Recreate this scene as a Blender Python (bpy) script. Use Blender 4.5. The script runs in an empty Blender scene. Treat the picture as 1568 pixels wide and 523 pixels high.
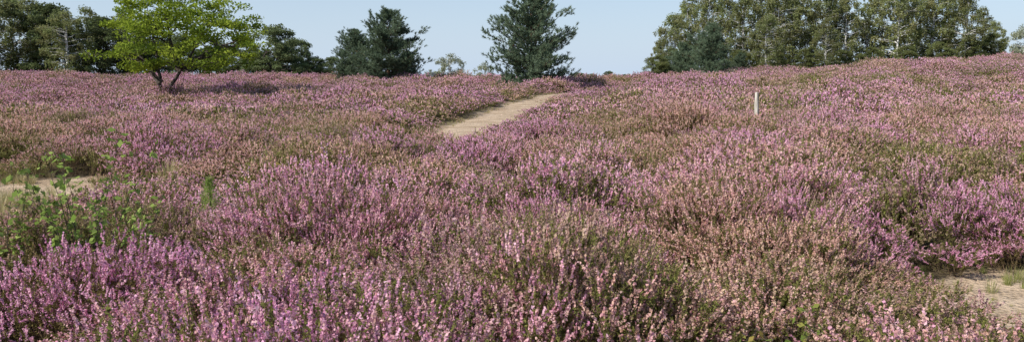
import bpy, math, numpy as np
from mathutils import Vector
scene=bpy.context.scene
# ------------------------------------------------------------ helpers
def smooth(a,b,x):
    t=np.clip((x-a)/(b-a+1e-9),0,1); return t*t*(3-2*t)
def h2(i,j,s=0):
    n=np.sin(i*127.1+j*311.7+s*74.7)*43758.5453
    return n-np.floor(n)
def noise(x,y,s=0):
    x=np.asarray(x,float); y=np.asarray(y,float)
    i=np.floor(x); j=np.floor(y); u=x-i; v=y-j
    u=u*u*(3-2*u); v=v*v*(3-2*v)
    return (h2(i,j,s)*(1-u)+h2(i+1,j,s)*u)*(1-v)+(h2(i,j+1,s)*(1-u)+h2(i+1,j+1,s)*u)*v
def fbm(x,y,s=0):
    return (noise(x,y,s)+.5*noise(x*2.1,y*2.1,s+1)+.25*noise(x*4.3,y*4.3,s+2))/1.75
def pathx(y): return np.interp(y,[14,18,26,31,36,43,50,54,58,64,72],[-4.2,-3.4,-1.95,-1.15,-.35,.9,2.4,3.7,5.6,8.5,11])
def terrain(x,y):
    x=np.asarray(x,float); y=np.asarray(y,float)
    Rr=np.interp(x,[-90,-40,-20,-8,-2,4,9,20,33,46,70,100],[1.8,1.65,1.55,1.4,1.35,1.1,1.5,1.95,2.75,3.35,3.9,4.1])
    s0=np.interp(x,[-25,-12,-4,3,12,40],[42,36,24,20,22,26])
    z=Rr*smooth(s0,78,y)
    z=z*(1-.55*smooth(84,150,y))
    z=z+.6*(noise(x/5.5,y/5.5,3)-.5)*smooth(5,14,y)*(1-smooth(300,500,y))+.38*(noise(x/2.1,y/2.1,5)-.5)*smooth(2,6,y)*(1-smooth(80,100,y))
    dx=x-pathx(y)
    zp=np.interp(y,[14,20,26,31,36,43,50,56,64,72],[-.1,-.08,.05,.2,.38,.68,.97,1.08,1.0,.9])
    cr=-.22*smooth(.9,1.8,dx)*(1-smooth(3,6,dx))+.12*smooth(.9,1.8,-dx)
    w=(1-smooth(1.4,4.5,np.abs(dx)))*smooth(15,22,y)*(1-smooth(60,72,y))
    z=z*(1-w)+(zp+cr)*w
    w2=np.exp(-((x-4.8)/1.8)**2-((y-5.5)/1.9)**2); w3=np.exp(-(((x+9)/4)**2+((y-12)/3.6)**2)**2)
    z=z*(1-w2)*(1-w3)+.0*w2-.05*w3
    return z
def sandmask(x,y):
    n=(fbm(x*1.3,y*1.3,11)-.5)
    a=1-np.sqrt(((x+9.4)/4.3)**2+((y-11.7)/3.3)**2)+n*.7
    b=1-np.sqrt(((x-4.85)/1.8)**2+((y-5.4)/2.2)**2)+n*.35
    dx=np.abs(x-pathx(y)); c=(1.15-dx)+n*.7
    c=np.where((y>21)&(y<72),c,-1)
    return np.maximum(np.maximum(a*3,b*3),c*1.2)   # >0 : sand
class MB:
    def __init__(s): s.v=[];s.f=[];s.n=0
    def add(s,V,mat=0,rnd=None):
        V=np.asarray(V,float); m,k,_=V.shape
        if rnd is None: rnd=np.zeros(m)
        s.v.append(V.reshape(-1,3)); s.f.append((np.arange(m*k).reshape(m,k)+s.n,np.full(m,mat),np.broadcast_to(rnd,(m,)))); s.n+=m*k
    def tube(s,P,r,k=6,mat=0,rnd=0.):
        P=np.asarray(P,float); r=np.asarray(r,float)
        T=np.gradient(P,axis=0); T/=np.linalg.norm(T,axis=1)[:,None]+1e-9
        ref=np.array([1,0,0.]) if abs(T[0,0])<.8 else np.array([0,1,0.])
        A=np.cross(T,ref); A/=np.linalg.norm(A,axis=1)[:,None]+1e-9; B=np.cross(T,A)
        a=np.linspace(0,2*math.pi,k,endpoint=False)
        ring=P[:,None]+r[:,None,None]*(A[:,None]*np.cos(a)[None,:,None]+B[:,None]*np.sin(a)[None,:,None])
        n=len(P); base=s.n; s.v.append(ring.reshape(-1,3)); s.n+=n*k
        i,j=np.meshgrid(np.arange(n-1),np.arange(k),indexing='ij'); i=i.ravel(); j=j.ravel(); j2=(j+1)%k
        F=np.stack([i*k+j,i*k+j2,(i+1)*k+j2,(i+1)*k+j],1)+base
        s.f.append((F,np.full(len(F),mat),np.full(len(F),rnd)))
    def mesh(s,name,mats,smoothmats=()):
        me=bpy.data.meshes.new(name); V=np.concatenate(s.v)
        me.vertices.add(len(V)); me.vertices.foreach_set('co',V.ravel())
        loops=np.concatenate([f[0].ravel() for f in s.f]); tot=np.concatenate([np.full(len(f[0]),f[0].shape[1]) for f in s.f])
        me.loops.add(len(loops)); me.loops.foreach_set('vertex_index',loops.astype(np.int32))
        me.polygons.add(len(tot)); st=np.concatenate([[0],np.cumsum(tot)[:-1]])
        me.polygons.foreach_set('loop_start',st.astype(np.int32)); me.polygons.foreach_set('loop_total',tot.astype(np.int32))
        mi=np.concatenate([f[1] for f in s.f]).astype(np.int32)
        me.polygons.foreach_set('material_index',mi)
        if smoothmats: me.polygons.foreach_set('use_smooth',np.isin(mi,smoothmats))
        at=me.attributes.new('rnd','FLOAT','FACE'); at.data.foreach_set('value',np.concatenate([f[2] for f in s.f]).astype(np.float32))
        for m in mats: me.materials.append(m)
        me.update(); me.validate(); return me
def obj(name,me,loc=(0,0,0),rz=0,sc=(1,1,1),link=True):
    o=bpy.data.objects.new(name,me); o.location=loc; o.rotation_euler=(0,0,rz); o.scale=sc
    if link: scene.collection.objects.link(o)
    return o
def unit(rs,n):
    v=rs.normal(size=(n,3)); return v/np.linalg.norm(v,axis=1)[:,None]
def leaves(mb,C,s,asp,mat,rnd,rs,up=0.):
    n=len(C); u=unit(rs,n); w=unit(rs,n); w[:,2]+=up
    v=np.cross(w,u); v/=np.linalg.norm(v,axis=1)[:,None]+1e-9
    s=np.broadcast_to(s,(n,))[:,None]
    mb.add(np.stack([C+u*s,C+v*s*asp,C-u*s,C-v*s*asp],1),mat,rnd)
# ------------------------------------------------------------ materials
def newmat(name):
    m=bpy.data.materials.new(name); m.use_nodes=True; nt=m.node_tree; nt.nodes.clear()
    return m,nt
def N(nt,t,**k):
    n=nt.nodes.new(t)
    for a,b in k.items(): setattr(n,a,b)
    return n
def mix(nt,a,b,f):
    n=N(nt,'ShaderNodeMix',data_type='RGBA')
    for s,v in ((n.inputs[6],a),(n.inputs[7],b),(n.inputs[0],f)):
        if hasattr(v,'is_output'): nt.links.new(v,s)
        elif isinstance(v,(tuple,list)): s.default_value=(*v,1)
        else: s.default_value=v
    return n.outputs[2]
def math_(nt,op,a,b=0.,clamp=False):
    n=N(nt,'ShaderNodeMath',operation=op,use_clamp=clamp)
    for s,v in ((n.inputs[0],a),(n.inputs[1],b)):
        if hasattr(v,'is_output'): nt.links.new(v,s)
        else: s.default_value=v
    return n.outputs[0]
def attr(nt,name,typ='GEOMETRY'):
    n=N(nt,'ShaderNodeAttribute',attribute_name=name,attribute_type=typ); return n.outputs['Fac']
def leafshader(nt,col,trans=.3):
    p=N(nt,'ShaderNodeBsdfDiffuse')
    t=N(nt,'ShaderNodeBsdfTranslucent'); mx=N(nt,'ShaderNodeMixShader'); mx.inputs[0].default_value=trans
    o=N(nt,'ShaderNodeOutputMaterial')
    nt.links.new(col,p.inputs[0]); nt.links.new(col,t.inputs[0])
    nt.links.new(p.outputs[0],mx.inputs[1]); nt.links.new(t.outputs[0],mx.inputs[2]); nt.links.new(mx.outputs[0] if trans>0 else p.outputs[0],o.inputs[0])
def leafmat(name,a,b,c=None,trans=.3,scale=.5):
    m,nt=newmat(name); r=attr(nt,'rnd')
    col=mix(nt,a,b,r)
    if c:
        tc=N(nt,'ShaderNodeTexCoord'); nz=N(nt,'ShaderNodeTexNoise'); nz.inputs['Scale'].default_value=scale
        nt.links.new(tc.outputs['Object'],nz.inputs['Vector'])
        f=math_(nt,'MULTIPLY',math_(nt,'SUBTRACT',nz.outputs[0],.42),4.,True)
        col=mix(nt,col,c,f)
    oi=N(nt,'ShaderNodeObjectInfo')
    hs=N(nt,'ShaderNodeHueSaturation'); nt.links.new(col,hs.inputs['Color'])
    nt.links.new(math_(nt,'ADD',math_(nt,'MULTIPLY',oi.outputs['Random'],.4),.8),hs.inputs['Value'])
    leafshader(nt,hs.outputs[0],trans); return m
# heather
mF,nt=newmat('heather_flower')
r=attr(nt,'rnd'); tan=attr(nt,'tan','INSTANCER'); gr=attr(nt,'green','INSTANCER')
pink=mix(nt,(.68,.25,.46),(.95,.60,.76),r)
brown=mix(nt,(.56,.31,.23),(.92,.66,.50),r)
f=math_(nt,'ADD',math_(nt,'MULTIPLY',math_(nt,'SUBTRACT',math_(nt,'FRACT',math_(nt,'MULTIPLY',r,37.3)),.5),.8),tan,True)
col=mix(nt,pink,brown,f)
col=mix(nt,col,mix(nt,(.22,.18,.07),(.42,.37,.15),r),math_(nt,'MULTIPLY',math_(nt,'SUBTRACT',gr,.55),2.2,True))
leafshader(nt,col,.33)
mG,nt=newmat('heather_foliage')
col=mix(nt,(.11,.115,.035),(.31,.32,.09),attr(nt,'rnd'))
col=mix(nt,(.20,.125,.065),col,math_(nt,'ADD',attr(nt,'green','INSTANCER'),.40,True))
leafshader(nt,col,.3)
mS,nt=newmat('heather_stem')
col=mix(nt,(.08,.05,.03),(.26,.19,.12),attr(nt,'rnd')); leafshader(nt,col,.0)
mGr,nt=newmat('grass_blade')
col=mix(nt,mix(nt,(.13,.18,.03),(.26,.32,.07),attr(nt,'rnd')),mix(nt,(.46,.37,.20),(.72,.61,.38),attr(nt,'rnd')),attr(nt,'tan','INSTANCER'))
leafshader(nt,col,.3)
def bark(name,a,b,sc,zs):
    m,nt=newmat(name); tc=N(nt,'ShaderNodeTexCoord'); mp=N(nt,'ShaderNodeMapping'); mp.inputs['Scale'].default_value=(1,1,zs)
    nz=N(nt,'ShaderNodeTexNoise'); nz.inputs['Scale'].default_value=sc; nz.inputs['Detail'].default_value=6
    nt.links.new(tc.outputs['Object'],mp.inputs[0]); nt.links.new(mp.outputs[0],nz.inputs['Vector'])
    f=math_(nt,'MULTIPLY',math_(nt,'SUBTRACT',nz.outputs[0],.42),6.,True)
    c=mix(nt,a,b,f); p=N(nt,'ShaderNodeBsdfPrincipled'); p.inputs['Roughness'].default_value=.85
    bm=N(nt,'ShaderNodeBump'); bm.inputs['Strength'].default_value=.5; bm.inputs['Distance'].default_value=.02
    nt.links.new(nz.outputs[0],bm.inputs['Height']); nt.links.new(bm.outputs[0],p.inputs['Normal'])
    o=N(nt,'ShaderNodeOutputMaterial'); nt.links.new(c,p.inputs['Base Color']); nt.links.new(p.outputs[0],o.inputs[0]); return m
mBB=bark('birch_bark',(.22,.21,.19),(.82,.80,.75),3,5)
mDB=bark('dark_bark',(.04,.03,.025),(.10,.08,.06),8,.4)
mPB=bark('pine_bark',(.07,.045,.03),(.20,.11,.06),6,.5)
mWood=bark('weathered_wood',(.30,.27,.22),(.66,.61,.52),14,.15)
mLB=leafmat('birch_leaves',(.17,.20,.075),(.34,.38,.16),(.26,.25,.11),.4)
mLO=leafmat('oak_leaves',(.11,.145,.06),(.24,.29,.12),(.12,.14,.06),.38)
mLR=leafmat('robinia_leaves',(.17,.24,.022),(.38,.45,.06),(.13,.19,.03),.4)
mLP=leafmat('pine_needles',(.10,.15,.095),(.26,.33,.21),(.13,.175,.10),.25)
mLS=leafmat('sapling_leaves',(.18,.28,.05),(.42,.52,.15),(.25,.31,.08),.35)
mLRd=leafmat('reddish_leaves',(.15,.23,.04),(.36,.20,.07),(.15,.22,.05),.3,4.)
# sand / ground
def sandcol(nt):
    tc=N(nt,'ShaderNodeNewGeometry')
    n1=N(nt,'ShaderNodeTexNoise'); n1.inputs['Scale'].default_value=1.3; n1.inputs['Detail'].default_value=6
    n2=N(nt,'ShaderNodeTexNoise'); n2.inputs['Scale'].default_value=22; n2.inputs['Detail'].default_value=8
    for n in (n1,n2): nt.links.new(tc.outputs['Position'],n.inputs['Vector'])
    c=mix(nt,(.44,.32,.21),(.68,.53,.38),math_(nt,'MULTIPLY',math_(nt,'SUBTRACT',n1.outputs[0],.35),3.,True))
    c=mix(nt,(.26,.19,.12),c,math_(nt,'MULTIPLY',math_(nt,'SUBTRACT',n2.outputs[0],.32),6.,True))
    return c,n1,n2,tc
def groundshader(nt,c,n2,n1):
    p=N(nt,'ShaderNodeBsdfPrincipled'); p.inputs['Roughness'].default_value=.95; p.inputs['Specular IOR Level'].default_value=.1
    bm=N(nt,'ShaderNodeBump'); bm.inputs['Strength'].default_value=.8; bm.inputs['Distance'].default_value=.07
    nt.links.new(math_(nt,'ADD',n2.outputs[0],n1.outputs[0]),bm.inputs['Height']); nt.links.new(bm.outputs[0],p.inputs['Normal'])
    o=N(nt,'ShaderNodeOutputMaterial'); nt.links.new(c,p.inputs['Base Color']); nt.links.new(p.outputs[0],o.inputs[0])
mSand,nt=newmat('sand'); c,n1,n2,_=sandcol(nt); groundshader(nt,c,n2,n1)
mGround,nt=newmat('heath_ground'); c,n1,n2,_=sandcol(nt)
lit=mix(nt,(.04,.03,.02),(.13,.10,.055),n2.outputs[0])
c=mix(nt,lit,c,attr(nt,'sand')); groundshader(nt,c,n2,n1)
# ------------------------------------------------------------ ground
def seg(*a):
    out=[]
    for (lo,hi,st) in a: out.append(np.arange(lo,hi-1e-6,st))
    return np.concatenate(out)
xp=seg((0,16,.25),(16,60,.6),(60,110,1.5),(110,400,12),(400,3001,200))
xs=np.concatenate([-xp[:0:-1],xp])
ys=np.concatenate([seg((-300,-20,40),(-20,0,1)),seg((0,20,.2),(20,60,.3),(60,110,.7),(110,400,8),(400,4001,200))])
X,Y=np.meshgrid(xs,ys,indexing='ij'); Z=terrain(X,Y)
nx,ny=X.shape
me=bpy.data.meshes.new('ground'); V=np.stack([X,Y,Z],-1).reshape(-1,3)
i,j=np.meshgrid(np.arange(nx-1),np.arange(ny-1),indexing='ij'); i=i.ravel(); j=j.ravel()
F=np.stack([i*ny+j,(i+1)*ny+j,(i+1)*ny+j+1,i*ny+j+1],1)
me.vertices.add(len(V)); me.vertices.foreach_set('co',V.ravel())
me.loops.add(F.size); me.loops.foreach_set('vertex_index',F.ravel().astype(np.int32))
me.polygons.add(len(F)); me.polygons.foreach_set('loop_start',(np.arange(len(F))*4).astype(np.int32)); me.polygons.foreach_set('loop_total',np.full(len(F),4,np.int32))
me.polygons.foreach_set('use_smooth',np.ones(len(F),bool))
at=me.attributes.new('sand','FLOAT','POINT'); at.data.foreach_set('value',smooth(-.25,.15,sandmask(V[:,0],V[:,1])).astype(np.float32))
me.materials.append(mGround); me.update(); me.validate(); obj('heath_ground',me)
# path sheet
mb=MB(); yy=np.arange(20,70,.25); cx=pathx(yy); cols=9; P=[]
for k in range(cols):
    t=k/(cols-1)*2-1
    w=.80+.35*(noise(yy*.8,yy*0+ (3 if t<0 else 9),21)-.3)
    x=cx+t*w; P.append(np.stack([x,yy,terrain(x,yy)+.022-.02*abs(t)**3-.035*np.exp(-((abs(t)-.45)/.16)**2)*0],-1))
P=np.array(P)
Q=np.stack([P[:-1,:-1],P[1:,:-1],P[1:,1:],P[:-1,1:]],2).reshape(-1,4,3); mb.add(Q,0)
obj('sandy_path',mb.mesh('sandy_path',[mSand]))
# ------------------------------------------------------------ heather clumps
def clump(seed,lod):
    rs=np.random.RandomState(seed); mb=MB()
    nst=[32,32,34][lod]; rad=[.19,.26,.40][lod]
    FC=[];FR=[];GC=[];GR_=[]
    for s in range(nst):
        a=rs.rand()*6.283; q=math.sqrt(rs.rand()); d=np.array([math.cos(a),math.sin(a),0])
        base=d*q*rad*.45; H=(.50-.12*q*q)*rs.uniform(.75,1.15); out=q*rad*rs.uniform(.8,1.3)
        wob=rs.normal(size=3)*.02; wob[2]=0
        def pt(t): return base+d*out*t**1.4+np.array([0,0,H*t])+wob*math.sin(t*5)
        rv=rs.rand()
        if lod<2:
            P=np.array([pt(t) for t in (0,.3,.6,1)]); mb.tube(P,np.array([2.2,1.7,1.2,.7])*(1e-3 if lod==0 else 1.6e-3),3,2,rv)
        nsh=[5,4,3][lod]
        for k in range(nsh):
            t0=1. if k==0 else rs.uniform(.45,.92)
            L=.11 if k==0 else rs.uniform(.08,.18)
            p0=pt(t0)-(np.array([0,0,.05]) if k==0 else 0)
            dr=rs.normal(size=3)*.34+d*.3*q+np.array([0,0,1.]); dr/=np.linalg.norm(dr)
            if p0[2]+dr[2]*L>H*1.12: L=max(.06,(H*1.12-p0[2]))
            sr=rs.rand(); fl=min(L,rs.uniform(.045,.10)) 
            if lod==0:
                mb.tube(np.array([p0,p0+dr*L*.5+wob*.3,p0+dr*L]),[1.1e-3,.9e-3,.6e-3],3,2,rv)
            bloom=rs.rand()<.85
            n=[20,8,3][lod]; u=(np.arange(n)+rs.rand(n))/n
            off=unit(rs,n)*([.0055,.006,.009][lod])*(1.15-.6*u)[:,None]
            C=p0+dr*(L-fl*(1-u))[:,None]+off
            if bloom: FC.append(C); FR.append(np.clip(sr*.75+rs.rand(n)*.3,0,1))
            else: GC.append(C); GR_.append(rs.rand(n))
            m=[12,5,2][lod]; u=rs.rand(m)
            C=p0+dr*(u*max(L-fl,.03))[:,None]+unit(rs,m)*.005
            GC.append(C); GR_.append(np.clip(rs.rand(m)*.6+sr*.4,0,1))
        m=[16,6,4][lod]; u=rs.uniform(.2,1,m); C=np.array([pt(t) for t in u])+unit(rs,m)*.012; GC.append(C); GR_.append(rs.rand(m)*.6)
    FC=np.concatenate(FC);FR=np.concatenate(FR);GC=np.concatenate(GC);GR_=np.concatenate(GR_)
    fs=[.0066,.0115,.027][lod]; asp=[.75,.65,.55][lod]
    leaves(mb,FC,fs*rs.uniform(.75,1.25,len(FC)),asp,0,FR,rs,.45)
    gs=[.0105,.018,.034][lod]
    leaves(mb,GC,gs*rs.uniform(.7,1.3,len(GC)),[.28,.32,.45][lod],1,GR_,rs)
    return mb.mesh('heather_clump',[mF,mG,mS])
def coll(name,meshes):
    c=bpy.data.collections.new(name)
    for k,m in enumerate(meshes):
        o=bpy.data.objects.new('%s_part_%02d'%(name,k),m); c.objects.link(o)
    return c
cols_=[coll('heather_src%d'%l,[clump(100*l+s,l) for s in range(7)]) for l in range(3)]
def grassclump(seed):
    rs=np.random.RandomState(seed); mb=MB(); n=70
    a=rs.rand(n)*6.283; q=rs.rand(n)**.6; d=np.stack([np.cos(a),np.sin(a),a*0],1); b=d*(q*.10)[:,None]
    H=rs.uniform(.12,.34,n); lean=rs.uniform(.02,.16,n); s=np.stack([-np.sin(a),np.cos(a),a*0],1)*.0025
    m=b+d*(lean*.35)[:,None]; m[:,2]+=H*.6; t=b+d*lean[:,None]; t[:,2]+=H
    r=rs.rand(n)
    mb.add(np.stack([b-s,b+s,m+s*.8,m-s*.8],1),0,r); mb.add(np.stack([m-s*.8,m+s*.8,t],1),0,r)
    return mb.mesh('grass_clump',[mGr])
cgrass=coll('grass_src',[grassclump(s) for s in range(4)])
def scatter(name,P,rot,scl,idx,attrs,col):
    me=bpy.data.meshes.new(name); n=len(P); me.vertices.add(n); me.vertices.foreach_set('co',P.astype(np.float32).ravel())
    for nm,v in (('rot',rot),('scl',scl)):
        a=me.attributes.new(nm,'FLOAT_VECTOR','POINT'); a.data.foreach_set('vector',v.astype(np.float32).ravel())
    a=me.attributes.new('idx','INT','POINT'); a.data.foreach_set('value',idx.astype(np.int32))
    for nm,v in attrs.items():
        a=me.attributes.new(nm,'FLOAT','POINT'); a.data.foreach_set('value',v.astype(np.float32))
    o=obj(name,me)
    ng=bpy.data.node_groups.new(name,'GeometryNodeTree')
    ng.interface.new_socket('Geometry',in_out='INPUT',socket_type='NodeSocketGeometry'); ng.interface.new_socket('Geometry',in_out='OUTPUT',socket_type='NodeSocketGeometry')
    gi=ng.nodes.new('NodeGroupInput'); go=ng.nodes.new('NodeGroupOutput'); ip=ng.nodes.new('GeometryNodeInstanceOnPoints')
    ci=ng.nodes.new('GeometryNodeCollectionInfo'); ci.inputs['Collection'].default_value=col; ci.inputs['Separate Children'].default_value=True; ci.inputs['Reset Children'].default_value=True
    def na(nm,t):
        q=ng.nodes.new('GeometryNodeInputNamedAttribute'); q.data_type=t; q.inputs['Name'].default_value=nm; return q.outputs['Attribute']
    er=ng.nodes.new('FunctionNodeEulerToRotation')
    L=ng.links.new
    L(gi.outputs[0],ip.inputs['Points']); L(ci.outputs[0],ip.inputs['Instance']); ip.inputs['Pick Instance'].default_value=True
    L(na('idx','INT'),ip.inputs['Instance Index']); L(na('rot','FLOAT_VECTOR'),er.inputs[0]); L(er.outputs[0],ip.inputs['Rotation']); L(na('scl','FLOAT_VECTOR'),ip.inputs['Scale'])
    L(ip.outputs[0],go.inputs[0])
    md=o.modifiers.new('scatter','NODES'); md.node_group=ng
    return o
def grid(y0,y1,st,rs,k=.74,m=2.3):
    y=np.arange(y0,y1,st); P=[]
    for yy in y:
        w=k*yy+m; x=np.arange(-w,w,st); P.append(np.stack([x,np.full_like(x,yy)],1))
    P=np.concatenate(P); return P+rs.uniform(-.5,.5,P.shape)*st
def bush(x,y,cell):
    gi=np.floor(x/cell); gj=np.floor(y/cell); best=np.full(len(x),9e9); ox=np.zeros(len(x)); oy=ox.copy(); hh=ox.copy(); h3=ox.copy()
    for a in (-1,0,1):
        for b in (-1,0,1):
            I=gi+a;J=gj+b; cx=(I+.1+.8*h2(I,J,31))*cell; cy=(J+.1+.8*h2(I,J,32))*cell; rr=.75+.5*h2(I,J,33)
            d=np.hypot(x-cx,y-cy)/(cell*rr); k=d<best
            best=np.where(k,d,best); ox=np.where(k,x-cx,ox); oy=np.where(k,y-cy,oy); hh=np.where(k,h2(I,J,34),hh); h3=np.where(k,h2(I,J,35),h3)
    return best,ox/cell,oy/cell,hh,h3
def heather(name,y0,y1,st,cell,col,base,bz,gap,seed,tilt):
    rs=np.random.RandomState(seed); P=grid(y0,y1,st,rs); x,y=P[:,0],P[:,1]
    sm=sandmask(x,y); keep=(sm<-.05)|((sm<.35)&(rs.rand(len(x))<.14)); x=x[keep];y=y[keep];sm=sm[keep]
    d,ox,oy,hh,h3=bush(x,y,cell)
    keep=(d<.56)|(rs.rand(len(x))<gap); x,y,sm,d,ox,oy,hh,h3=[q[keep] for q in (x,y,sm,d,ox,oy,hh,h3)]; n=len(x)
    dome=1-np.clip(d/.8,0,1)**2
    hs=bz*(.33+.80*dome+.65*(hh-.5))*rs.uniform(.86,1.14,n)
    edge=np.clip((-sm+.1)/1.4,0,1); hs*=.5+.5*edge
    hs*=1-.62*np.exp(-((x+5.9)/2.3)**2-((y-8.3)/1.9)**2)
    hs*=1-.35*np.exp(-((x+3.0)/1.0)**2-((y-5.5)/1.1)**2)
    hs*=1-.45*np.exp(-((x-3.2)/.8)**2-((y-4.1)/1.3)**2)
    near=np.exp(-((x-pathx(y)-1.7)/2.5)**2)*((y>18)&(y<58)); hs*=1-.4*near
    hs=np.maximum(hs,.20)
    lf=smooth(0,1.6,-x-.12*y+.9)*(1-smooth(4.5,7,y))
    tanv=.37+1.1*(fbm(x/3.2,y/3.2,41)-.5)+.85*(h3-.5)+rs.normal(size=n)*.12
    tanv+=.16*smooth(.3,2,x)*(1-smooth(9,14,y))-.30*lf
    pk=np.exp(-((x-4.9)/1.1)**2-((y-8.2)/.7)**2); tanv-=.9*pk
    tanv+=.18*smooth(9,14,y)*(1-smooth(22,32,y)) -.06*smooth(30,45,y)
    gv=.42+.95*(fbm(x/2.3,y/2.3,51)-.5)+.7*(h2(np.floor(hh*997),np.floor(h3*991),5)-.5)+.25*(1-dome)+rs.normal(size=n)*.1
    gv-=.4*pk+.10*lf+.08*smooth(26,45,y)
    gv+=.22*np.exp(-((x+3.4)/1.2)**2-((y-6.8)/1.2)**2)
    scl=np.stack([base*rs.uniform(.85,1.2,n),base*rs.uniform(.85,1.2,n),hs],1)
    tx=-oy*tilt+rs.normal(size=n)*.1; ty=ox*tilt+rs.normal(size=n)*.1; a=rs.rand(n)*6.283
    rot=np.stack([tx*np.cos(a)+ty*np.sin(a),-tx*np.sin(a)+ty*np.cos(a),a],1)
    Z=terrain(x,y)-.02+.14*dome*base*(1-smooth(-1.2,-.2,sm))
    print(name,n)
    return scatter(name,np.stack([x,y,Z],1),rot,scl,rs.randint(0,7,n),dict(tan=np.clip(tanv,0,1),green=np.clip(gv,0,1)),col)
heather('heather_foreground',2.2,8.6,.275,1.15,cols_[0],1.12,1.08,.20,1,.7)
heather('heather_midground',8.6,26,.36,1.55,cols_[1],1.12,1.14,.20,2,.65)
heather('heather_hillside',26,90,.60,2.5,cols_[2],1.2,1.3,.22,3,.5)
# grass
rs=np.random.RandomState(5)
G=[];T=[];S=[]
def addg(cx,cy,rx,ry,n,tan,sc,cond=None):
    a=rs.normal(size=(n,2))*[rx,ry]*.6+[cx,cy]
    if cond is not None: a=a[cond(a[:,0],a[:,1])]
    G.append(a);T.append(np.clip(tan+rs.normal(size=len(a))*.18,0,1));S.append(sc*rs.uniform(.6,1.3,len(a)))
addg(-10.4,13.2,4.5,2.6,1500,.85,.6,lambda x,y:noise(x*.9,y*.9,77)>.38)
addg(-6.6,11.8,2,2,130,.6,.5); addg(-7.6,11.2,1.2,1.0,90,.75,.9)
addg(-6.6,23,.8,1.2,70,.1,1.1); addg(4.9,7.3,.9,.3,22,.3,.4); addg(3.3,7.4,.4,.3,12,.15,.6)
addg(4.6,5.6,1.6,1.8,60,.7,.22)
for k in range(150):
    cx=rs.uniform(-14,16);cy=rs.uniform(4,32)
    if sandmask(cx,cy)<-.4: addg(cx,cy,.3,.3,8,rs.choice([.15,.85,.7]),1.5)
yy=rs.uniform(24,56,420); sd=rs.choice([-1,1],420)
G.append(np.stack([pathx(yy)+sd*rs.uniform(.8,1.35,420),yy],1));T.append(np.full(420,.7));S.append(rs.uniform(.2,.5,420))
G=np.concatenate(G);T=np.concatenate(T);S=np.concatenate(S); n=len(G)
scatter('heath_grass',np.stack([G[:,0],G[:,1],terrain(G[:,0],G[:,1])-.01],1),np.stack([rs.normal(size=n)*.1,rs.normal(size=n)*.1,rs.rand(n)*6.28],1),np.stack([S,S,S],1),rs.randint(0,4,n),dict(tan=T),cgrass)
# ------------------------------------------------------------ trees
def curve(p0,p1,sag,k=6,rs=None,wob=.0):
    t=np.linspace(0,1,k)[:,None]; P=p0*(1-t)+p1*t; P[:,2]+=(sag*np.sin(t[:,0]*math.pi))
    if rs is not None: P[1:-1]+=rs.normal(size=(k-2,3))*wob
    return P
def broadleaf(seed,stems,clumps,lsize,nleaf,mleaf,mbark,r0,flat=.6,crad=.6,droop=0.,asp=.6):
    rs=np.random.RandomState(seed); mb=MB(); J=[]
    for P in stems:
        P=np.array(P,float); t=np.linspace(0,1,14); k=np.linspace(0,1,len(P))
        Q=np.stack([np.interp(t,k,P[:,a]) for a in range(3)],1); Q[1:]+=rs.normal(size=(13,3))*.03*[1,1,0]
        mb.tube(Q,r0*(1-.88*t)*(1+.5*np.exp(-t*25)),8,1,.5); J.append((Q,r0*(1-.85*t)))
    A=np.concatenate([q for q,_ in J]); AR=np.concatenate([r for _,r in J])
    for c in clumps:
        dd=np.linalg.norm((A-c)*[1,1,1.3],axis=1)+np.where(A[:,2]>c[2]-.1,2.,0)+np.where(A[:,2]<.8,3,0); k=int(np.argmin(dd))
        r=min(AR[k]*.6,.06); mb.tube(curve(A[k],c,.15,6,rs,.07),r*np.linspace(1,.25,6),4,1,.5)
        for q in range(3):
            mb.tube(curve(c,c+unit(rs,1)[0]*crad*[1,1,flat],.03,3),[r*.3,r*.2,.004],3,1,.5)
        n=int(nleaf*rs.uniform(.6,1.4)); cr=crad*rs.uniform(.7,1.3)
        v=unit(rs,n)*(rs.rand(n)**.45)[:,None]*cr; v[:,2]*=flat
        C=c+v
        if droop>0:
            m=n//2; C[:m]=c+(v[:m]*[1,1,.3]); sid=np.round(rs.rand(m)*9); 
            C[:m,0]=c[0]+np.cos(sid*2.1)*cr*.75*((sid%3+1)/3)+rs.normal(size=m)*.06; C[:m,1]=c[1]+np.sin(sid*2.1)*cr*.75*((sid%3+1)/3)+rs.normal(size=m)*.06
            C[:m,2]=c[2]-rs.rand(m)*droop*rs.uniform(.6,1.2)
        br=np.clip(rs.rand()*.5+rs.rand(n)*.5,0,1)
        leaves(mb,C,lsize*rs.uniform(.6,1.3,n),asp,0,br,rs,.5)
    return mb.mesh('tree_mesh',[mleaf,mbark],(1,))
def crown(rs,n,H,z0,rad,prof,mind):
    out=[]; tries=0
    while len(out)<n and tries<n*60:
        tries+=1; t=rs.rand(); a=rs.rand()*6.283; R=prof(t)*rad*(.8+.4*noise(math.cos(a)*1.5+7,math.sin(a)*1.5+t*3,3)); q=rs.rand()**.55
        p=np.array([math.cos(a)*R*q,math.sin(a)*R*q,z0+(H-z0)*t])
        if all(np.linalg.norm(p-o)>mind for o in out): out.append(p)
    return out
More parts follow.
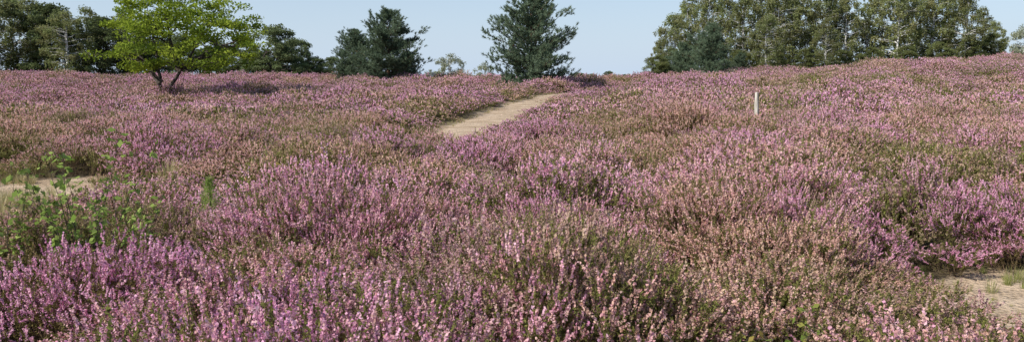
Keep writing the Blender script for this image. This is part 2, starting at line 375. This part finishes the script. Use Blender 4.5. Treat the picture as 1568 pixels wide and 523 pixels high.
def birch(seed,H=11.,rad=2.4,n=88,mat=None,lean=.3,z0=.1,nl=150):
    rs=np.random.RandomState(seed); l=rs.normal(size=2)*lean
    st=[[(0,0,-.3),(l[0]*.3,l[1]*.3,H*.4),(l[0],l[1],H*.96)]]
    if rs.rand()<.75:
        l2=rs.normal(size=2)*.9; st.append([(l[0]*.1,l[1]*.1,H*.1),(l2[0]*.7,l2[1]*.7,H*.45),(l2[0],l2[1],H*.85)])
    prof=lambda t:(.6+1.3*t*(1-t)*1.5)*(1-.7*max(0,(t-.6)/.4)**1.6)
    C=crown(rs,n,H,H*z0,rad,prof,.45)
    return broadleaf(seed,st,C,.095,nl,mat or mLB,mBB,.15,.8,.55,.8)
def oak(seed,H=8.,rad=3.2,n=105,mat=None,lsize=.11):
    rs=np.random.RandomState(seed)
    st=[[(0,0,-.3),(rs.normal()*.2,rs.normal()*.2,H*.4),(rs.normal()*.5,rs.normal()*.5,H*.85)],[(0,0,H*.15),(rs.normal(),rs.normal(),H*.45),(rs.normal()*1.5,rs.normal(),H*.75)]]
    prof=lambda t:math.sqrt(max(.02,1-(2*t-.7)**2*.62))
    C=crown(rs,n,H-.3,H*.05,rad,prof,.5)
    return broadleaf(seed,st,C,lsize,170,mat or mLO,mDB,.16,.7,.68)
def pine(seed,H=7.,rad=3.,cone=.5,dens=1.,low=.06,shape=1.7):
    rs=np.random.RandomState(seed); mb=MB(); t=np.linspace(0,1,12)
    Q=np.stack([np.sin(t*3)*.12,np.cos(t*2.3)*.1-.1,t*H-.2],1); mb.tube(Q,.15*(1-.9*t),8,1,.5)
    TC=[];TD=[];TR=[]
    z=low*H
    while z<H*.97:
        f=z/H; nb=rs.randint(4,8); lv=rs.uniform(.72,1.12)
        env=lv*rad*(min(1,.72+f*1.6) if f<.18 else 1.)*((1-max(0,(f-.15)/.85)**shape)**.9*(1-cone)+(1-f)*cone+.07)
        for b in range(nb):
            a=rs.rand()*6.283; L=env*rs.uniform(.5,1.15); d=np.array([math.cos(a),math.sin(a),0])
            p0=np.array([np.interp(f,t,Q[:,0]),np.interp(f,t,Q[:,1]),z]); up=L*rs.uniform(.2,.65)*(.6+f)
            up=min(up,H*1.02-z)
            k=7; s=np.linspace(0,1,k)[:,None]; B=p0+d*L*s+np.array([0,0,1])*up*s**1.8+rs.normal(size=(k,3))*.04*s
            mb.tube(B,.035*(L/3+.3)*(1-.8*s[:,0]),4,1,.5)
            nt_=int(L*11*dens)+8; br=rs.rand()
            for q in range(nt_):
                u=1-rs.rand()**1.2*.72; p=p0+d*L*u+np.array([0,0,1])*up*u**1.8
                side=rs.normal(size=3)*[1,1,.6]*.32*(1.2-u*.5)*(.4+L*.25); dd=d*.6+side*1.3+np.array([0,0,.9]); dd/=np.linalg.norm(dd)
                TC.append(p+side+[0,0,.08]);TD.append(dd);TR.append(br*.45+rs.rand()*.35)
        z+=H*rs.uniform(.024,.05)
    TC=np.array(TC);TD=np.array(TD);TR=np.array(TR); m=24; n=len(TC)
    C=np.repeat(TC,m,0);D=np.repeat(TD,m,0);r=np.repeat(TR,m)
    C=C-D*rs.rand(n*m)[:,None]*.25; v=unit(rs,n*m)*.8+D*.75; v/=np.linalg.norm(v,axis=1)[:,None]
    Ln=rs.uniform(.13,.24,n*m)[:,None]; w=np.cross(v,unit(rs,n*m)); w/=np.linalg.norm(w,axis=1)[:,None]+1e-9
    mb.add(np.stack([C-w*.020,C+w*.020,C+v*Ln],1),0,np.clip(r+rs.rand(n*m)*.25,0,1))
    return mb.mesh('pine_mesh',[mLP,mPB],(1,))
F_=1279.
def place(name,me,px,d,H0,ytop=None,rz=0,wid=1.,H=None,dz=0.):
    x=(px-784)/F_*d; z=float(terrain(x,d)); 
    if ytop is not None: H=1.7+(128-ytop)/F_*d-z
    s=(H or H0)/H0
    return obj(name,me,(x,d,z-.05+dz),rz,(s*wid,s*wid,s))
# robinia
rs=np.random.RandomState(3)
prof=lambda t:math.sqrt(max(.03,1-(2*t-.7)**2*.8))
C=[]; tries=0
while len(C)<120 and tries<20000:
    tries+=1
    t=rs.rand();a=rs.rand()*6.283;q=rs.rand()**.5; Rr=5.3*prof(t)*(.66+.62*noise(math.cos(a)*1.9+5,math.sin(a)*1.9+5+t*3,9))
    p=np.array([math.cos(a)*Rr*q+1.0,math.sin(a)*Rr*.85*q,1.9+5.1*t+ (.45*(q-.5))])
    if t<.25 and q<.5: continue
    if all(np.linalg.norm((p-o)*[1,1,1.5])>.80 for o in C): C.append(p)
st=[[(-.15,0,-.3),(-.2,0,1.3),(-.4,.1,3),(-.9,.2,6)],[(.1,.1,-.3),(.5,0,1.2),(1.5,-.2,2.6),(2.9,.2,5.2)],[(-.2,0,1.2),(-1.5,.2,3.0),(-2.6,.3,4.9)],[(.9,0,1.9),(.6,-.5,4),(.6,-.8,6.3)],[(1.2,0,2.2),(2.8,.2,3.3),(4.6,.3,3.9)]]
me=broadleaf(11,st,C,.085,170,mLR,mDB,.15,.42,.82)
place('robinia_tree',me,254,50,7.,ytop=-16,wid=1.08)
B=[birch(20+s) for s in range(5)]
Op=[oak(40+s) for s in range(3)]
Ppn=[pine(60,7,3.1,.2,shape=2.2),pine(61,7,3.0,.3,1.,shape=2.),pine(62,7,3.0,.15)]
# left background wood
for k,(px,d,yt,kind,w) in enumerate([(-95,92,0,'o',1.1),(-50,88,-6,'b',1.2),(2,88,-8,'b',1.3),(28,93,-4,'b',1.3),(56,90,2,'b',1.2),(85,90,6,'o',1.),(108,86,14,'b',1.15),(140,92,14,'b',1.1),(165,89,26,'o',1.1),(195,92,22,'b',1.1),(235,95,34,'o',1.1),(285,92,52,'o',1.2),(335,92,60,'o',1.1),(378,90,56,'o',1.),(-140,96,5,'o',1.3)]):
    if kind=='b': place('birch_tree',B[k%5],px,d,11.,ytop=yt,rz=k*1.3,wid=w*1.2)
    else: place('oak_tree',Op[k%3],px,d,8.,ytop=yt,rz=k*2.1,wid=w)
mLO2=leafmat('light_oak_leaves',(.14,.185,.08),(.28,.33,.15),(.14,.175,.075),.38)
Og=oak(47,8.,3.2,105,mLO2)
place('oak_tree',Og,430,84,8.,ytop=38,rz=2,wid=1.2); place('oak_tree',Og,455,88,8.,ytop=58,rz=4,wid=1.1)
for px,yt,d in ((486,86,86),(402,80,84),(512,86,90),(468,96,84),(500,104,86)): place('willow_shrub',Og,px,d,8.,ytop=yt,rz=px,wid=1.5)
place('pine_tree',Ppn[1],594,70,7.,ytop=17,rz=.6,wid=1.15)
place('pine_tree',Ppn[0],545,73,7.,ytop=46,rz=2.6,wid=1.05)
place('pine_tree',Ppn[2],622,74,7.,ytop=78,rz=1.6,wid=1.2)
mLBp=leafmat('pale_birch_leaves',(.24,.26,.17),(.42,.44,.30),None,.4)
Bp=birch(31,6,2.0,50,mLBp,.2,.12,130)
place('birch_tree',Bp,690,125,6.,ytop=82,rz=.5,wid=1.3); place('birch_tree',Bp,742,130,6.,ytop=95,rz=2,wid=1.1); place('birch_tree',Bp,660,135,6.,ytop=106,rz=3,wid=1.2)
place('pine_tree',Ppn[0],816,61,7.,ytop=-8,rz=4.0,wid=1.03)
for px,yt,d in ((846,112,66),(862,118,68),(884,110,80),(905,112,82),(932,108,88),(955,113,88)):
    place('shrub',Og,px,d,8.,ytop=yt,rz=px,wid=1.6)
# right wood
k=0
for px,yt,d in ((1012,60,84),(1030,18,88),(1052,-8,92),(1080,-14,90),(1108,-6,94),(1135,-12,88),(1160,-25,92),(1188,-20,87),(1212,-16,93),(1240,-30,88),(1262,-22,92),(1290,-8,88),(1322,-6,90),(1345,-26,92),(1368,-30,86),(1395,-22,92),(1420,-28,88),(1447,-18,90),(1470,-5,86),(1495,14,92),(1515,34,90),(1170,20,80),(1260,30,81)):
    place('birch_tree',B[k%5],px,d,11.,ytop=yt,rz=k*1.7,wid=1.1); k+=1
mLO3=leafmat('hazel_leaves',(.12,.15,.055),(.25,.29,.11),(.18,.19,.075),.38)
Oh=oak(48,8.,3.2,100,mLO3)
for px,yt,d in ((1005,84,80),(1028,74,84),(1130,76,82),(1185,74,84),(1235,72,85),(1285,76,84),(1330,72,85),(1385,70,84),(1430,64,85),(1475,58,86),(1512,52,88)):
    place('hazel_shrub',Oh,px,d,8.,ytop=yt,rz=k*1.7,wid=1.3); k+=1
place('pine_tree',Ppn[2],1085,76,7.,ytop=36,rz=1,wid=1.); place('pine_tree',Ppn[1],1045,80,7.,ytop=66,rz=2,wid=1.2)
place('pine_tree',Ppn[2],1130,80,7.,ytop=80,rz=2,wid=1.)
place('birch_tree',Bp,1560,110,6.,ytop=38,rz=1,wid=1.); place('birch_tree',Bp,1600,105,6.,ytop=20,rz=3,wid=1.)
# ------------------------------------------------------------ saplings
def sapling(seed,H,nst,spread,ls,nl,mat,lo=.25):
    rs=np.random.RandomState(seed); mb=MB(); LC=[]
    for s in range(nst):
        a=rs.rand()*6.283; d=np.array([math.cos(a),math.sin(a)*.6,0]); h=H*rs.uniform(.55,1); t=np.linspace(0,1,8)[:,None]
        P=d*.02+d*spread*rs.uniform(.3,1)*t**1.3+np.array([0,0,1])*h*t+rs.normal(size=(8,3))*.012; mb.tube(P,.005*(1-.75*t[:,0]),4,1,.5)
        for q in range(nl):
            u=rs.uniform(lo,1); p=np.array([np.interp(u,t[:,0],P[:,c]) for c in range(3)]); o=unit(rs,1)[0]*[1,1,.5]; L=rs.uniform(.03,.12)
            mb.tube(np.array([p,p+o*L]),[.0015,.0008],3,1,.5); LC.append(p+o*L)
            LC.append(p+o*L*.6)
    LC=np.array(LC)
    leaves(mb,LC,ls*rs.uniform(.6,1.3,len(LC)),.62,0,rs.rand(len(LC)),rs,1.2)
    return mb.mesh('sapling_mesh',[mat,mDB])
def put(name,me,x,y,rz=0,dz=0.): return obj(name,me,(x,y,float(terrain(x,y))+dz),rz)
put('birch_sapling',sapling(1,1.42,13,.65,.028,26,mLS),-3.25,6.2)
put('birch_sapling',sapling(2,1.2,8,.4,.028,22,mLS),-3.85,6.15)
put('birch_sapling',sapling(5,1.1,9,.45,.026,20,mLS),-2.8,5.9,1)
put('oak_sapling',sapling(3,.72,9,.26,.019,18,mLRd,.4),1.2,3.65)
put('oak_sapling',sapling(8,.9,7,.45,.03,14,mLRd,.5),-3.1,10.2)
put('oak_sapling',sapling(9,.8,6,.4,.03,10,mLRd,.5),-4.6,10.6)
def seedling(seed):
    rs=np.random.RandomState(seed); mb=MB(); mb.tube([[0,0,0],[0.01,0,.35],[0,0,.7]],[.008,.006,.003],5,1,.5)
    n=2600; a=rs.rand(n)*6.283; f=rs.rand(n); q=rs.rand(n)**.7*.17*(1.1-f); k=np.round(a/6.283*7)/7*6.283
    C=np.stack([np.cos(k)*q,np.sin(k)*q,.12+f*.55+q*.5],1); v=unit(rs,n)+[0,0,.6]; v/=np.linalg.norm(v,axis=1)[:,None]; w=np.cross(v,unit(rs,n))*.0018
    mb.add(np.stack([C-w,C+w,C+v*.045],1),0,rs.rand(n)); return mb.mesh('seedling_mesh',[mLS,mDB])
o=put('pine_seedling',seedling(4),-2.85,7.8,0,.0); o.scale=(1.25,1.25,1.25)
# ------------------------------------------------------------ post
mb=MB(); t=np.linspace(0,1,14)
P=np.stack([-.05*t+.008*np.sin(t*7),.01*np.cos(t*5),-.3+t*1.72],1); mb.tube(P,.066*(1+.06*np.sin(t*11))*(1-.12*t),10,0,.5)
k=10; a=np.linspace(0,2*math.pi,k,endpoint=False); top=P[-1]; rr=.066*(1+.06*np.sin(11))*.88
for q in range(k):
    mb.add([[top+[0,0,.02],top+[rr*math.cos(a[q]),rr*math.sin(a[q]),.0],top+[rr*math.cos(a[(q+1)%k]),rr*math.sin(a[(q+1)%k]),.0]]],0)
obj('wooden_post',mb.mesh('wooden_post',[mWood],(0,)),(7.05,24.,.02))
# ------------------------------------------------------------ light, sky, camera
el=math.radians(42); az=math.radians(-122)
sdir=Vector((math.sin(az)*math.cos(el),math.cos(az)*math.cos(el),math.sin(el)))
L=bpy.data.lights.new('sun','SUN'); L.energy=5.; L.angle=math.radians(.53); L.color=(1,.955,.875)
lo=bpy.data.objects.new('sun',L); scene.collection.objects.link(lo); lo.rotation_euler=sdir.to_track_quat('Z','Y').to_euler()
w=bpy.data.worlds.new('World'); scene.world=w; w.use_nodes=True; nt=w.node_tree
bg=nt.nodes['Background']; sk=nt.nodes.new('ShaderNodeTexSky'); sk.sky_type='NISHITA'; sk.sun_disc=False
sk.sun_elevation=el; sk.sun_rotation=az; sk.air_density=1.; sk.dust_density=.8; sk.ozone_density=2.5
tc=nt.nodes.new('ShaderNodeTexCoord'); sp=nt.nodes.new('ShaderNodeSeparateXYZ'); nt.links.new(tc.outputs['Generated'],sp.inputs[0])
hz=math_(nt,'POWER',math_(nt,'SUBTRACT',1.,math_(nt,'ABSOLUTE',sp.outputs[2])),5.,True)
c=mix(nt,sk.outputs[0],(4.5,5.5,6.9),math_(nt,'MULTIPLY',hz,.95))
nt.links.new(c,bg.inputs[0]); bg.inputs[1].default_value=.13
cam=bpy.data.cameras.new('camera'); co=bpy.data.objects.new('camera',cam); scene.collection.objects.link(co); scene.camera=co
cam.sensor_width=36; cam.lens=36*F_/1568; cam.clip_end=6000; cam.clip_start=.05
co.location=(0,0,1.7); co.rotation_euler=(math.radians(90-5.96),0,0)
scene.view_settings.view_transform='Standard'; scene.view_settings.look='None'; scene.view_settings.exposure=0
